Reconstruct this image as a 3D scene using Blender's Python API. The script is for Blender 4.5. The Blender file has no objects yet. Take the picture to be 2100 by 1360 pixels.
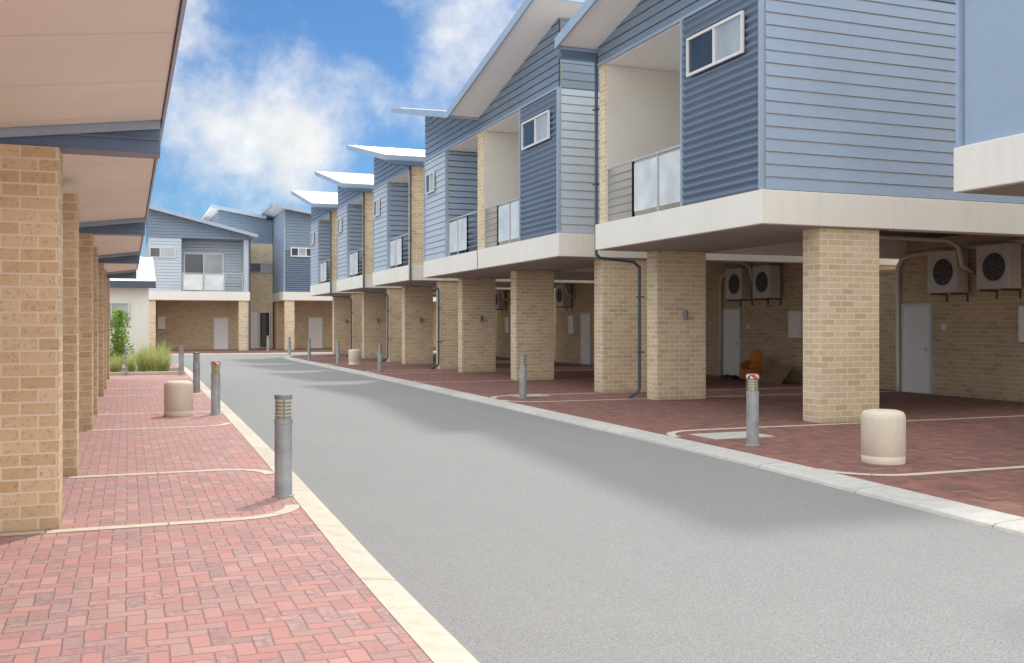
import bpy, bmesh, math, random
from mathutils import Vector, Matrix, noise
random.seed(4)
scene = bpy.context.scene
COL = scene.collection

# ------------------------------------------------------------------ nodes
def _in(nt, sock, v):
    if hasattr(v, 'is_linked') or isinstance(v, bpy.types.NodeSocket):
        nt.links.new(v, sock)
    else:
        sock.default_value = v
def M(nt, op, a, b=None, c=None, clamp=False):
    n = nt.nodes.new('ShaderNodeMath'); n.operation = op; n.use_clamp = clamp
    _in(nt, n.inputs[0], a)
    if b is not None: _in(nt, n.inputs[1], b)
    if c is not None: _in(nt, n.inputs[2], c)
    return n.outputs[0]
def MIX(nt, f, a, b, mode='MIX'):
    n = nt.nodes.new('ShaderNodeMix'); n.data_type = 'RGBA'; n.blend_type = mode
    _in(nt, n.inputs[0], f)
    for s, v in ((n.inputs[6], a), (n.inputs[7], b)):
        if isinstance(v, tuple): v = (*v[:3], 1)
        _in(nt, s, v)
    return n.outputs[2]
def NOISE(nt, vec, scale, detail=3, rough=0.55):
    n = nt.nodes.new('ShaderNodeTexNoise'); n.inputs['Scale'].default_value = scale
    n.inputs['Detail'].default_value = detail; n.inputs['Roughness'].default_value = rough
    nt.links.new(vec, n.inputs['Vector']); return n.outputs['Fac']
def MR(nt, v, a, b, c=0.0, d=1.0, smooth=False):
    n = nt.nodes.new('ShaderNodeMapRange')
    if smooth: n.interpolation_type = 'SMOOTHSTEP'
    _in(nt, n.inputs[0], v)
    for i, x in enumerate((a, b, c, d)): n.inputs[i+1].default_value = x
    return n.outputs[0]
def newmat(name):
    m = bpy.data.materials.new(name); m.use_nodes = True
    nt = m.node_tree; b = nt.nodes['Principled BSDF']
    return m, nt, b
def BUMP(nt, b, h, strength=0.4, dist=0.01):
    n = nt.nodes.new('ShaderNodeBump'); n.inputs['Strength'].default_value = strength
    n.inputs['Distance'].default_value = dist
    nt.links.new(h, n.inputs['Height']); nt.links.new(n.outputs[0], b.inputs['Normal'])
def coords(nt):
    g = nt.nodes.new('ShaderNodeNewGeometry'); return g.outputs['Position']
def uv(nt):
    return nt.nodes.new('ShaderNodeUVMap').outputs[0]

def paint(name, col, rough=0.5, var=0.10, scale=1.3, metal=0.0, bump=0.0, bscale=60, grime=0.0, spec=0.5):
    m, nt, b = newmat(name); P = coords(nt)
    n1 = NOISE(nt, P, scale, 3, 0.6); n2 = NOISE(nt, P, scale*14, 2)
    f = M(nt, 'ADD', M(nt, 'MULTIPLY', n1, 0.7), M(nt, 'MULTIPLY', n2, 0.3))
    lo = tuple(c*(1-var*1.6) for c in col); hi = tuple(min(1, c*(1+var)) for c in col)
    c = MIX(nt, MR(nt, f, 0.3, 0.7), lo, hi)
    if grime:
        mp = nt.nodes.new('ShaderNodeMapping'); mp.inputs['Scale'].default_value = (5, 5, 0.5)
        nt.links.new(P, mp.inputs[0])
        g = MR(nt, NOISE(nt, mp.outputs[0], 1.5, 4, 0.65), 0.5, 0.8)
        c = MIX(nt, M(nt, 'MULTIPLY', g, grime), c, tuple(x*0.45 for x in col))
    nt.links.new(c, b.inputs['Base Color'])
    b.inputs['Roughness'].default_value = rough; b.inputs['Metallic'].default_value = metal
    b.inputs['Specular IOR Level'].default_value = spec
    if bump: BUMP(nt, b, NOISE(nt, P, bscale, 3), bump, 0.004)
    return m

def brickmat(name, cols, mortar, speck=(0.25, 0.14, 0.06), specf=0.5, c1=(.5, .4, .3)):
    m, nt, b = newmat(name); U = uv(nt)
    t = nt.nodes.new('ShaderNodeTexBrick'); nt.links.new(U, t.inputs['Vector'])
    t.inputs['Scale'].default_value = 1.0; t.inputs['Brick Width'].default_value = 0.26
    t.inputs['Row Height'].default_value = 0.10; t.inputs['Mortar Size'].default_value = 0.008
    t.inputs['Mortar Smooth'].default_value = 0.1; t.inputs['Bias'].default_value = 0.0
    t.inputs['Color1'].default_value = (0, 0, 0, 1); t.inputs['Color2'].default_value = (1, 1, 1, 1)
    t.inputs['Mortar'].default_value = (.5, .5, .5, 1)
    fac = t.outputs['Fac']; P = coords(nt)
    rp = nt.nodes.new('ShaderNodeValToRGB'); nt.links.new(t.outputs['Color'], rp.inputs[0])
    e = rp.color_ramp.elements
    while len(e) < len(cols): e.new(0.5)
    for n, cc in enumerate(cols): e[n].position = n/(len(cols)-1); e[n].color = (*cc, 1)
    sp = MR(nt, NOISE(nt, P, 34, 3, 0.65), 0.54, 0.68)
    sp = M(nt, 'MULTIPLY', sp, specf)
    c = MIX(nt, sp, rp.outputs[0], speck)
    c = MIX(nt, fac, c, mortar)
    lg = MR(nt, NOISE(nt, P, 0.8, 3), 0.3, 0.75, 0.91, 1.05)
    cc = nt.nodes.new('ShaderNodeCombineColor')
    for i in range(3): nt.links.new(lg, cc.inputs[i])
    c = MIX(nt, 1.0, c, cc.outputs[0], 'MULTIPLY')
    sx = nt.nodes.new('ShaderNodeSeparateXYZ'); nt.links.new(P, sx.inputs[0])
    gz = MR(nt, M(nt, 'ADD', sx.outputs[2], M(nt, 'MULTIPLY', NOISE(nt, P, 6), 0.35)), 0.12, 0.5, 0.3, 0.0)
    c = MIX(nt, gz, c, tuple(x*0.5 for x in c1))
    nt.links.new(c, b.inputs['Base Color']); b.inputs['Roughness'].default_value = 0.85
    h = M(nt, 'ADD', M(nt, 'MULTIPLY', fac, -1.0), M(nt, 'MULTIPLY', NOISE(nt, P, 55, 3), 0.35))
    BUMP(nt, b, h, 0.5, 0.008)
    return m

def herring(name, cols, mortar, dark, blotf=0.8):
    m, nt, b = newmat(name); U = uv(nt); P = coords(nt)
    w = 0.10
    s = nt.nodes.new('ShaderNodeSeparateXYZ'); nt.links.new(U, s.inputs[0])
    x = M(nt, 'ADD', M(nt, 'DIVIDE', s.outputs[0], w), M(nt, 'MULTIPLY', NOISE(nt, P, 4, 1), 0.2))
    y = M(nt, 'ADD', M(nt, 'DIVIDE', s.outputs[1], w), M(nt, 'MULTIPLY', NOISE(nt, P, 5.3, 1), 0.2))
    i = M(nt, 'FLOOR', x); j = M(nt, 'FLOOR', y)
    fx = M(nt, 'SUBTRACT', x, i); fy = M(nt, 'SUBTRACT', y, j)
    k = M(nt, 'FLOORED_MODULO', M(nt, 'SUBTRACT', i, j), 4.0)
    eq = lambda v: M(nt, 'COMPARE', k, float(v), 0.3)
    k0, k1, k2, k3 = eq(0), eq(1), eq(2), eq(3)
    dl = M(nt, 'ADD', fx, k1); dr = M(nt, 'ADD', M(nt, 'SUBTRACT', 1.0, fx), k0)
    db = M(nt, 'ADD', fy, k2); dt = M(nt, 'ADD', M(nt, 'SUBTRACT', 1.0, fy), k3)
    d = M(nt, 'MINIMUM', M(nt, 'MINIMUM', dl, dr), M(nt, 'MINIMUM', db, dt))
    line = MR(nt, d, 0.03, 0.075, 1.0, 0.0)
    cx = nt.nodes.new('ShaderNodeCombineXYZ')
    nt.links.new(M(nt, 'SUBTRACT', i, k1), cx.inputs[0]); nt.links.new(M(nt, 'SUBTRACT', j, k2), cx.inputs[1])
    nt.links.new(M(nt, 'ADD', k0, k1), cx.inputs[2])
    wn = nt.nodes.new('ShaderNodeTexWhiteNoise'); nt.links.new(cx.outputs[0], wn.inputs[0])
    rp = nt.nodes.new('ShaderNodeValToRGB'); nt.links.new(wn.outputs['Value'], rp.inputs[0])
    e = rp.color_ramp.elements
    while len(e) < len(cols): e.new(0.5)
    for n, cc in enumerate(cols): e[n].position = n/(len(cols)-1); e[n].color = (*cc, 1)
    sc = nt.nodes.new('ShaderNodeSeparateColor'); nt.links.new(wn.outputs['Color'], sc.inputs[0])
    blot = MR(nt, NOISE(nt, P, 19, 4, 0.75), 0.44, 0.58)
    hv = MR(nt, sc.outputs[1], 0.45, 0.95, 0.05, blotf)
    c = MIX(nt, M(nt, 'MULTIPLY', blot, hv), rp.outputs[0], dark)
    c = MIX(nt, MR(nt, NOISE(nt, P, 90, 2), 0.45, 0.8, 0, 0.35), c, tuple(min(1, q*1.5) for q in cols[0]))
    c = MIX(nt, M(nt, 'MULTIPLY', line, 0.85), c, mortar)
    big = MR(nt, NOISE(nt, P, 0.5, 3), 0.3, 0.7, 0.0, 0.2)
    c = MIX(nt, big, c, tuple(min(1, q*1.1) for q in cols[0]))
    st = MR(nt, NOISE(nt, P, 1.9, 4, .7), 0.55, 0.75, 0.0, 0.25)
    c = MIX(nt, st, c, dark)
    nt.links.new(c, b.inputs['Base Color']); b.inputs['Roughness'].default_value = 0.85
    BUMP(nt, b, M(nt, 'ADD', M(nt, 'MULTIPLY', line, -1.0), M(nt, 'MULTIPLY', NOISE(nt, P, 70, 2), 0.3)), 0.6, 0.007)
    return m

def asphalt(name):
    m, nt, b = newmat(name); P = coords(nt)
    a = NOISE(nt, P, 100, 3, 0.8); bb = NOISE(nt, P, 0.6, 4, 0.6); g = NOISE(nt, P, 7, 3, 0.6); a2 = NOISE(nt, P, 45, 2, 0.7)
    aa = M(nt, 'ADD', M(nt, 'MULTIPLY', a, .78), M(nt, 'MULTIPLY', a2, .22))
    c = MIX(nt, MR(nt, aa, 0.36, 0.64), (0.135, 0.136, 0.138), (0.41, 0.41, 0.407))
    c = MIX(nt, MR(nt, bb, 0.35, 0.7, 0, 0.22), c, (0.32, 0.318, 0.312))
    c = MIX(nt, MR(nt, g, 0.5, 0.8, 0, 0.10), c, (0.19, 0.19, 0.19))
    mp = nt.nodes.new('ShaderNodeMapping'); mp.inputs['Scale'].default_value = (1.1, .05, 1); nt.links.new(P, mp.inputs[0])
    tr = MR(nt, NOISE(nt, mp.outputs[0], 1.6, 3, .6), 0.5, 0.72, 0, 0.08)
    c = MIX(nt, tr, c, (0.18, 0.18, 0.18))
    nt.links.new(c, b.inputs['Base Color']); b.inputs['Roughness'].default_value = 0.9
    BUMP(nt, b, aa, 0.4, 0.004)
    return m

def jointed(name, col, pitch, col2=None):
    m, nt, b = newmat(name); U = uv(nt); P = coords(nt)
    s = nt.nodes.new('ShaderNodeSeparateXYZ'); nt.links.new(U, s.inputs[0])
    q = M(nt, 'DIVIDE', s.outputs[0], pitch); f = M(nt, 'FRACT', q)
    ln = M(nt, 'LESS_THAN', f, 0.014/pitch)
    wn = nt.nodes.new('ShaderNodeTexWhiteNoise'); wn.noise_dimensions = '1D'
    nt.links.new(M(nt, 'FLOOR', q), wn.inputs['W'])
    c = MIX(nt, wn.outputs['Value'], tuple(x*0.9 for x in col), tuple(min(1, x*1.06) for x in col))
    c = MIX(nt, MR(nt, NOISE(nt, P, 7, 4, 0.7), 0.42, 0.75, 0, 0.5), c, tuple(x*0.6 for x in col))
    c = MIX(nt, MR(nt, NOISE(nt, P, 120, 2), 0.5, 0.8, 0, 0.3), c, tuple(x*0.5 for x in col))
    c = MIX(nt, M(nt, 'MULTIPLY', ln, 0.8), c, tuple(x*0.3 for x in col))
    nt.links.new(c, b.inputs['Base Color']); b.inputs['Roughness'].default_value = 0.85
    BUMP(nt, b, NOISE(nt, P, 90, 3), 0.3, 0.003)
    return m

def glassmat(name, col, rough, alpha=1.0, spec=0.8):
    m, nt, b = newmat(name); P = coords(nt)
    c = MIX(nt, MR(nt, NOISE(nt, P, 1.7, 2), 0.3, 0.7), tuple(x*0.75 for x in col), col)
    nt.links.new(c, b.inputs['Base Color']); b.inputs['Roughness'].default_value = rough
    b.inputs['Specular IOR Level'].default_value = spec
    b.inputs['Alpha'].default_value = alpha
    return m

def stripes(name, ca, cb):
    m, nt, b = newmat(name); U = uv(nt)
    s = nt.nodes.new('ShaderNodeSeparateXYZ'); nt.links.new(U, s.inputs[0])
    f = M(nt, 'FRACT', M(nt, 'MULTIPLY', M(nt, 'ADD', s.outputs[0], s.outputs[1]), 9.0))
    c = MIX(nt, M(nt, 'GREATER_THAN', f, 0.5), ca, cb)
    nt.links.new(c, b.inputs['Base Color']); b.inputs['Roughness'].default_value = 0.5
    return m

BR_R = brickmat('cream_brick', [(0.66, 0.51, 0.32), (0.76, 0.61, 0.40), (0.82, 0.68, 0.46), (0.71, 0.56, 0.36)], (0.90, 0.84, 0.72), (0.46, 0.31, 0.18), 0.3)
BR_W = brickmat('shaded_wall_brick', [(0.46, 0.34, 0.20), (0.56, 0.43, 0.26), (0.60, 0.48, 0.31), (0.50, 0.38, 0.23)], (0.64, 0.56, 0.44), (0.34, 0.22, 0.12), 0.3)  # cream brick toned down, so undercroft shade sits in its colour
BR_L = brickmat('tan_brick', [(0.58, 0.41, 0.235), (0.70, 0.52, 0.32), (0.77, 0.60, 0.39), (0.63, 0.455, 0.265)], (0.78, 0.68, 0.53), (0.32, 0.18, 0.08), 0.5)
PAV_L = herring('red_paving', [(0.54, 0.285, 0.255), (0.47, 0.235, 0.215), (0.57, 0.33, 0.30), (0.41, 0.25, 0.24), (0.49, 0.325, 0.305)], (0.28, 0.19, 0.175), (0.24, 0.205, 0.225), 0.95)
PAV_R = herring('shaded_red_paving', [(0.31, 0.13, 0.10), (0.24, 0.09, 0.07), (0.35, 0.165, 0.125), (0.13, 0.075, 0.07), (0.27, 0.14, 0.11)], (0.19, 0.14, 0.12), (0.085, 0.068, 0.07), 0.95)  # copy of the red paving with building shade put into its colour
ASPH = asphalt('worn_asphalt')
KERB_L = jointed('cream_kerb_concrete', (0.66, 0.60, 0.50), 1.8)
KERB_R = jointed('grey_kerb_concrete', (0.60, 0.585, 0.55), 1.8)
STRIP = jointed('cream_edge_strip', (0.70, 0.62, 0.51), 0.9)
LIGHTBLUE = paint('light_blue_board', (0.355, 0.46, 0.61), 0.45, 0.05, 0.7, grime=0.06)
PALEBLUE = paint('pale_blue_board', (0.53, 0.61, 0.69), 0.45, 0.05, 0.7, grime=0.06)
DARKBLUE = paint('slate_blue_board', (0.205, 0.28, 0.37), 0.45, 0.08, 0.7, grime=0.1)
CORR = paint('corrugated_blue_steel', (0.18, 0.245, 0.335), 0.35, 0.06, 0.9, metal=0.15, grime=0.1)
FASC = paint('blue_fascia_steel', (0.36, 0.46, 0.58), 0.35, 0.06, 1.2)
NAVY = paint('navy_fascia_steel', (0.12, 0.19, 0.30), 0.35, 0.08, 1.2)
PIPE = paint('dark_downpipe_steel', (0.07, 0.09, 0.13), 0.35, 0.08, 2)
CREAM = paint('cream_render', (0.89, 0.87, 0.80), 0.8, 0.03, 0.8, bump=0.2, grime=0.14)
WALLR = paint('beige_render', (0.80, 0.77, 0.70), 0.85, 0.04, 0.8, bump=0.2, grime=0.08)
SOFF = paint('off_white_soffit', (0.93, 0.925, 0.90), 0.7, 0.02, 0.5, grime=0.04)
CEIL = paint('shade_darkened_ceiling', (0.13, 0.125, 0.12), 0.8, 0.08, 0.8)  # ceiling colour lowered to paint in the carport shade
UNDER = paint('painted_slab_shade', (0.36, 0.345, 0.32), 0.8, 0.06, 0.8)  # grey tone paints shade onto the underside of the cream slab
WHITE = paint('white_enamel', (0.80, 0.80, 0.79), 0.35, 0.03, 1.5, grime=0.06)
ROOFM = paint('white_roof_steel', (0.90, 0.91, 0.92), 0.6, 0.03, 0.6, grime=0.03)
GLASS = glassmat('dark_window_glass', (0.05, 0.06, 0.075), 0.05)
GLASS2 = glassmat('painted_reflection_glass', (0.46, 0.52, 0.56), 0.08)  # pale base colour paints a reflection into the pane
FROST = glassmat('frosted_glass', (0.84, 0.90, 0.92), 0.35, 0.95)
ALU = paint('grey_aluminium', (0.56, 0.57, 0.58), 0.4, 0.06, 3, metal=0.15)
RAILM = paint('grey_rail_steel', (0.27, 0.28, 0.29), 0.4, 0.06, 3, metal=0.2)
GALV = paint('galvanised_steel', (0.40, 0.43, 0.45), 0.5, 0.22, 5, metal=0.2, bump=0.15, grime=0.4)
GALVD = paint('grey_cast_cap', (0.26, 0.27, 0.28), 0.45, 0.12, 5, metal=0.2)
LOUV = paint('yellowed_lamp_diffuser', (0.80, 0.74, 0.50), 0.4, 0.1, 9)
POSTC = paint('beige_concrete', (0.74, 0.67, 0.55), 0.8, 0.05, 3, bump=0.3, grime=0.12)
ACW = paint('beige_appliance_steel', (0.60, 0.58, 0.53), 0.45, 0.05, 2, grime=0.15)
BLACK = paint('dark_plastic', (0.03, 0.03, 0.035), 0.5, 0.1, 3)
PVC = paint('beige_pvc', (0.70, 0.65, 0.56), 0.45, 0.05, 2)
RUST = paint('rusty_bracket', (0.15, 0.075, 0.05), 0.7, 0.2, 9)
ORANGE = paint('orange_plastic', (0.55, 0.20, 0.03), 0.45, 0.15, 3)
CARD = paint('brown_cardboard', (0.32, 0.21, 0.12), 0.85, 0.12, 4)
SOIL = paint('mulch', (0.20, 0.16, 0.11), 0.95, 0.35, 12, bump=0.8)
GROUND = paint('dry_ground', (0.30, 0.27, 0.22), 0.95, 0.15, 0.3, bump=0.3)
TAPE = stripes('red_white_stripes', (0.60, 0.03, 0.02), (0.75, 0.72, 0.68))
def soffit_jointed():
    m, nt, b = newmat('lined_soffit'); P = coords(nt); U = uv(nt)
    s = nt.nodes.new('ShaderNodeSeparateXYZ'); nt.links.new(U, s.inputs[0])
    f = M(nt, 'FRACT', M(nt, 'DIVIDE', s.outputs[1], 1.2)); ln = M(nt, 'LESS_THAN', f, 0.008)
    c = MIX(nt, MR(nt, NOISE(nt, P, 0.9, 4), 0.3, 0.7), (0.92, 0.90, 0.78), (0.97, 0.96, 0.85))
    mp = nt.nodes.new('ShaderNodeMapping'); mp.inputs['Scale'].default_value = (1, 6, 1); nt.links.new(P, mp.inputs[0])
    c = MIX(nt, MR(nt, NOISE(nt, mp.outputs[0], 2, 4, .7), .5, .8, 0, .10), c, (.55, .48, .38))
    c = MIX(nt, M(nt, 'MULTIPLY', ln, 0.5), c, (0.34, 0.27, 0.23))
    nt.links.new(c, b.inputs['Base Color']); b.inputs['Roughness'].default_value = 0.6
    return m
SOFFL = soffit_jointed()

# ------------------------------------------------------------------ mesh kit
class MB:
    def __init__(s): s.v = []; s.f = []; s.m = []; s.cuts = []
    def face(s, pts, m=0):
        n = len(s.v); s.v += [tuple(p) for p in pts]; s.f.append(tuple(range(n, n+len(pts)))); s.m.append(m)
    def box(s, x0, x1, y0, y1, z0, z1, m=0):
        if x0 > x1: x0, x1 = x1, x0
        if y0 > y1: y0, y1 = y1, y0
        n = len(s.v)
        s.v += [(x0,y0,z0),(x1,y0,z0),(x1,y1,z0),(x0,y1,z0),(x0,y0,z1),(x1,y0,z1),(x1,y1,z1),(x0,y1,z1)]
        for q in ((0,3,2,1),(4,5,6,7),(0,1,5,4),(1,2,6,5),(2,3,7,6),(3,0,4,7)):
            s.f.append(tuple(n+k for k in q)); s.m.append(m)
        return s
    def prism(s, poly, axis, a0, a1, m=0):
        def P(p, a):
            return (a, p[0], p[1]) if axis == 'x' else (p[0], a, p[1]) if axis == 'y' else (p[0], p[1], a)
        n = len(s.v); k = len(poly)
        s.v += [P(p, a0) for p in poly] + [P(p, a1) for p in poly]
        s.f.append(tuple(n+i for i in range(k))[::-1]); s.m.append(m)
        s.f.append(tuple(n+k+i for i in range(k))); s.m.append(m)
        for i in range(k):
            j = (i+1) % k; s.f.append((n+i, n+j, n+k+j, n+k+i)); s.m.append(m)
        return s
    def lathe(s, prof, cx, cy, z=0, seg=24, m=0, axis='z'):
        n = len(s.v)
        for r, h in prof:
            for i in range(seg):
                a = 2*math.pi*i/seg; p = (r*math.cos(a), r*math.sin(a), h)
                if axis == 'z': s.v.append((cx+p[0], cy+p[1], z+p[2]))
                else: s.v.append((cx+p[2], cy+p[0], z+p[1]))
        for k in range(len(prof)-1):
            for i in range(seg):
                j = (i+1) % seg
                s.f.append((n+k*seg+i, n+k*seg+j, n+(k+1)*seg+j, n+(k+1)*seg+i)); s.m.append(m)
        s.f.append(tuple(n+i for i in range(seg))[::-1]); s.m.append(m)
        s.f.append(tuple(n+(len(prof)-1)*seg+i for i in range(seg))); s.m.append(m)
        return s
    def tube(s, pts, r, seg=10, m=0):
        pts = [Vector(p) for p in pts]; n = len(s.v); rings = 0
        up = None
        for i, p in enumerate(pts):
            d0 = (p-pts[i-1]).normalized() if i else (pts[1]-p).normalized()
            d1 = (pts[i+1]-p).normalized() if i < len(pts)-1 else d0
            t = (d0+d1).normalized()
            if up is None:
                up = Vector((0, 0, 1)) if abs(t.z) < 0.9 else Vector((0, 1, 0))
            a = t.cross(up)
            if a.length < 0.05: up = Vector((0, 1, 0.01)) ; a = t.cross(up)
            a.normalize(); b = a.cross(t).normalized(); up = b
            for q in range(seg):
                an = 2*math.pi*q/seg; v = p + (a*math.cos(an)+b*math.sin(an))*r
                s.v.append(tuple(v))
            rings += 1
        for k in range(rings-1):
            for i in range(seg):
                j = (i+1) % seg
                s.f.append((n+k*seg+i, n+k*seg+j, n+(k+1)*seg+j, n+(k+1)*seg+i)); s.m.append(m)
        s.f.append(tuple(n+i for i in range(seg))[::-1]); s.m.append(m)
        s.f.append(tuple(n+(rings-1)*seg+i for i in range(seg))); s.m.append(m)
        return s
    def plane_pt(s, pl, fx, a, z, off):
        return (fx-off, a, z) if pl == 'x' else (a, fx-off, z)
    def pbox(s, pl, fx, a0, a1, z0, z1, o0, o1, m=0):
        if pl == 'x': s.box(fx-o1, fx-o0, a0, a1, z0, z1, m)
        else: s.box(a0, a1, fx-o1, fx-o0, z0, z1, m)
        return s
    def siding(s, pl, fx, a0, a1, z0, z1, pitch=0.19, m=0):
        # lapped boards: proud lower edge, open groove beneath each board
        z = z0; P = s.plane_pt
        def band(za, oa, zb, ob):
            q = [P(pl,fx,a0,za,oa), P(pl,fx,a1,za,oa), P(pl,fx,a1,zb,ob), P(pl,fx,a0,zb,ob)]
            s.face(q if pl == 'y' else q[::-1], m)
        while z < z1-0.03:
            zt = min(z+pitch, z1)
            band(z, 0.0, z+.001, .042); band(z+.001, .042, zt-.022, .026); band(zt-.022, .026, zt-.021, 0.0); band(zt-.021, 0.0, zt, 0.0)
            z = zt
        return s
    def corr(s, pl, fx, a0, a1, z0, z1, pitch=0.135, amp=0.03, m=0):
        n = max(2, int((z1-z0)/pitch*8)); P = s.plane_pt
        base = len(s.v)
        for i in range(n+1):
            z = z0+(z1-z0)*i/n; o = 0.034+amp*math.sin(2*math.pi*(z-z0)/pitch)
            s.v.append(P(pl,fx,a0,z,o)); s.v.append(P(pl,fx,a1,z,o))
        for i in range(n):
            q = base+2*i
            s.f.append((q,q+1,q+3,q+2) if pl == 'y' else (q+1,q,q+2,q+3)); s.m.append(m)
        return s
    def cut(s, co, no): s.cuts.append((co, no)); return s
    def make(s, name, mats, parent=None, bevel=0.0, smooth=False, recalc=True, **props):
        bm = bmesh.new(); vs = [bm.verts.new(v) for v in s.v]
        for f, mi in zip(s.f, s.m):
            try:
                fc = bm.faces.new([vs[i] for i in f]); fc.material_index = mi; fc.smooth = smooth
            except ValueError: pass
        for co, no in s.cuts:
            bmesh.ops.bisect_plane(bm, geom=bm.verts[:]+bm.edges[:]+bm.faces[:], plane_co=co, plane_no=no, clear_outer=True)
        if recalc and not s.cuts: bmesh.ops.recalc_face_normals(bm, faces=bm.faces[:])
        bm.normal_update()
        ul = bm.loops.layers.uv.new('UVMap')
        for f in bm.faces:
            n = f.normal
            for l in f.loops:
                c = l.vert.co
                if abs(n.z) > 0.7: l[ul].uv = (c.x, c.y)
                elif abs(n.x) > abs(n.y): l[ul].uv = (c.y, c.z)
                else: l[ul].uv = (c.x, c.z)
        xs = [v.co.x for v in bm.verts]; ys = [v.co.y for v in bm.verts]; zs = [v.co.z for v in bm.verts]
        o = Vector(((min(xs)+max(xs))/2, (min(ys)+max(ys))/2, min(zs)))
        bmesh.ops.translate(bm, verts=bm.verts[:], vec=-o)
        me = bpy.data.meshes.new(name); bm.to_mesh(me); bm.free()
        for mt in (mats if isinstance(mats, (list, tuple)) else [mats]): me.materials.append(mt)
        ob = bpy.data.objects.new(name, me); COL.objects.link(ob)
        if parent is not None:
            ob.parent = parent
            p = Vector(parent.location); q = parent.parent
            while q is not None: p += Vector(q.location); q = q.parent
            ob.location = o-p
        else: ob.location = o
        if bevel:
            bv = ob.modifiers.new('edge_softening', 'BEVEL'); bv.width = bevel; bv.segments = 2; bv.limit_method = 'ANGLE'
        for k, v in props.items(): ob[k] = v
        return ob

def thing(name, loc, label, category, group=None):
    e = bpy.data.objects.new(name, None); e.location = loc; e.empty_display_size = 0.3
    COL.objects.link(e); e['label'] = label; e['category'] = category
    if group: e['group'] = group
    return e
def copy_tree(src, loc, props=None):
    n = src.copy(); COL.objects.link(n); n.location = loc
    if props:
        for k, v in props.items(): n[k] = v
    def rec(a, b):
        for ch in a.children:
            c = ch.copy(); COL.objects.link(c); c.parent = b; rec(ch, c)
    for ch in list(src.children):
        c = ch.copy(); COL.objects.link(c); c.parent = n; rec(ch, c)
    return n

def window(parent, pl, fx, a0, a1, z0, z1, div=(0.5,), glass=GLASS, name='window', t=0.042, extra=0.05, frame=WHITE):
    mb = MB()
    mb.pbox(pl, fx, a0, a1, z0, z0+t, extra, extra+0.04); mb.pbox(pl, fx, a0, a1, z1-t, z1, extra, extra+0.04)
    mb.pbox(pl, fx, a0, a0+t, z0+t, z1-t, extra, extra+0.04); mb.pbox(pl, fx, a1-t, a1, z0+t, z1-t, extra, extra+0.04)
    for d in div:
        a = a0+(a1-a0)*d; mb.pbox(pl, fx, a-t*0.45, a+t*0.45, z0+t, z1-t, extra, extra+0.035)
    w = mb.make(name, frame, parent)
    g = MB(); ds = [0]+list(div)+[1]
    for i in range(len(ds)-1):
        b0 = a0+(a1-a0)*ds[i]+t*0.4; b1 = a0+(a1-a0)*ds[i+1]-t*0.4
        g.pbox(pl, fx, b0, b1, z0+t*0.9, z1-t*0.9, extra-0.02, extra+0.004, m=(i+(1 if pl == 'x' else 0)) % 2)
    g.make('window_pane', [glass, GLASS2], w)
    return w
def door(parent, pl, fx, a0, a1, z1, col=WHITE, hs=0.12):
    mb = MB(); mb.pbox(pl, fx, a0, a1, 0.01, z1, 0.012, 0.045)
    d = mb.make('door', col, parent)
    f = MB(); t = 0.06
    f.pbox(pl, fx, a0-t, a0-.002, 0.01, z1, 0.002, 0.06); f.pbox(pl, fx, a1+.002, a1+t, 0.01, z1, 0.002, 0.06)
    f.pbox(pl, fx, a0-t, a1+t, z1+.002, z1+t, 0.002, 0.06); f.make('door_frame', ALU, d)
    h = MB(); h.pbox(pl, fx, a0+hs-.05, a0+hs+.05, 1.02, 1.05, 0.06, 0.085); h.pbox(pl, fx, a0+hs-.012, a0+hs+.012, 0.95, 1.1, 0.045, 0.06)
    h.make('handle', ALU, d)
def balustrade(parent, y0, y1, rail_side, X=9.42, z0=3.76, h=1.1):
    L = y1-y0; k = 0.36
    ra, rb = (y1-L*k, y1) if rail_side == 'far' else (y0, y0+L*k)
    ga, gb = (y0, y1-L*k) if rail_side == 'far' else (y0+L*k, y1)
    mb = MB(); t = 0.02
    for y in (ra, rb, ga, (ga+gb)/2, gb):
        yy = min(max(y, y0+t), y1-t); mb.box(X-t, X+t, yy-t, yy+t, z0, z0+h)
    mb.box(X-.025, X+.025, y0+.001, y1-.001, z0+h, z0+h+.04)
    b = mb.make('balustrade', ALU, parent)
    mb = MB()
    for i in range(6):
        z = z0+0.13+i*0.16; mb.box(X-.005, X+.005, ra+t, rb-t, z, z+0.032)
    mb.make('rail', RAILM, b)
    for a, c in ((ga, (ga+gb)/2), ((ga+gb)/2, gb)):
        g = MB(); g.box(X-.006, X+.006, a+.045, c-.045, z0+0.1, z0+h-.05); g.make('glass_panel', FROST, b)

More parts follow.
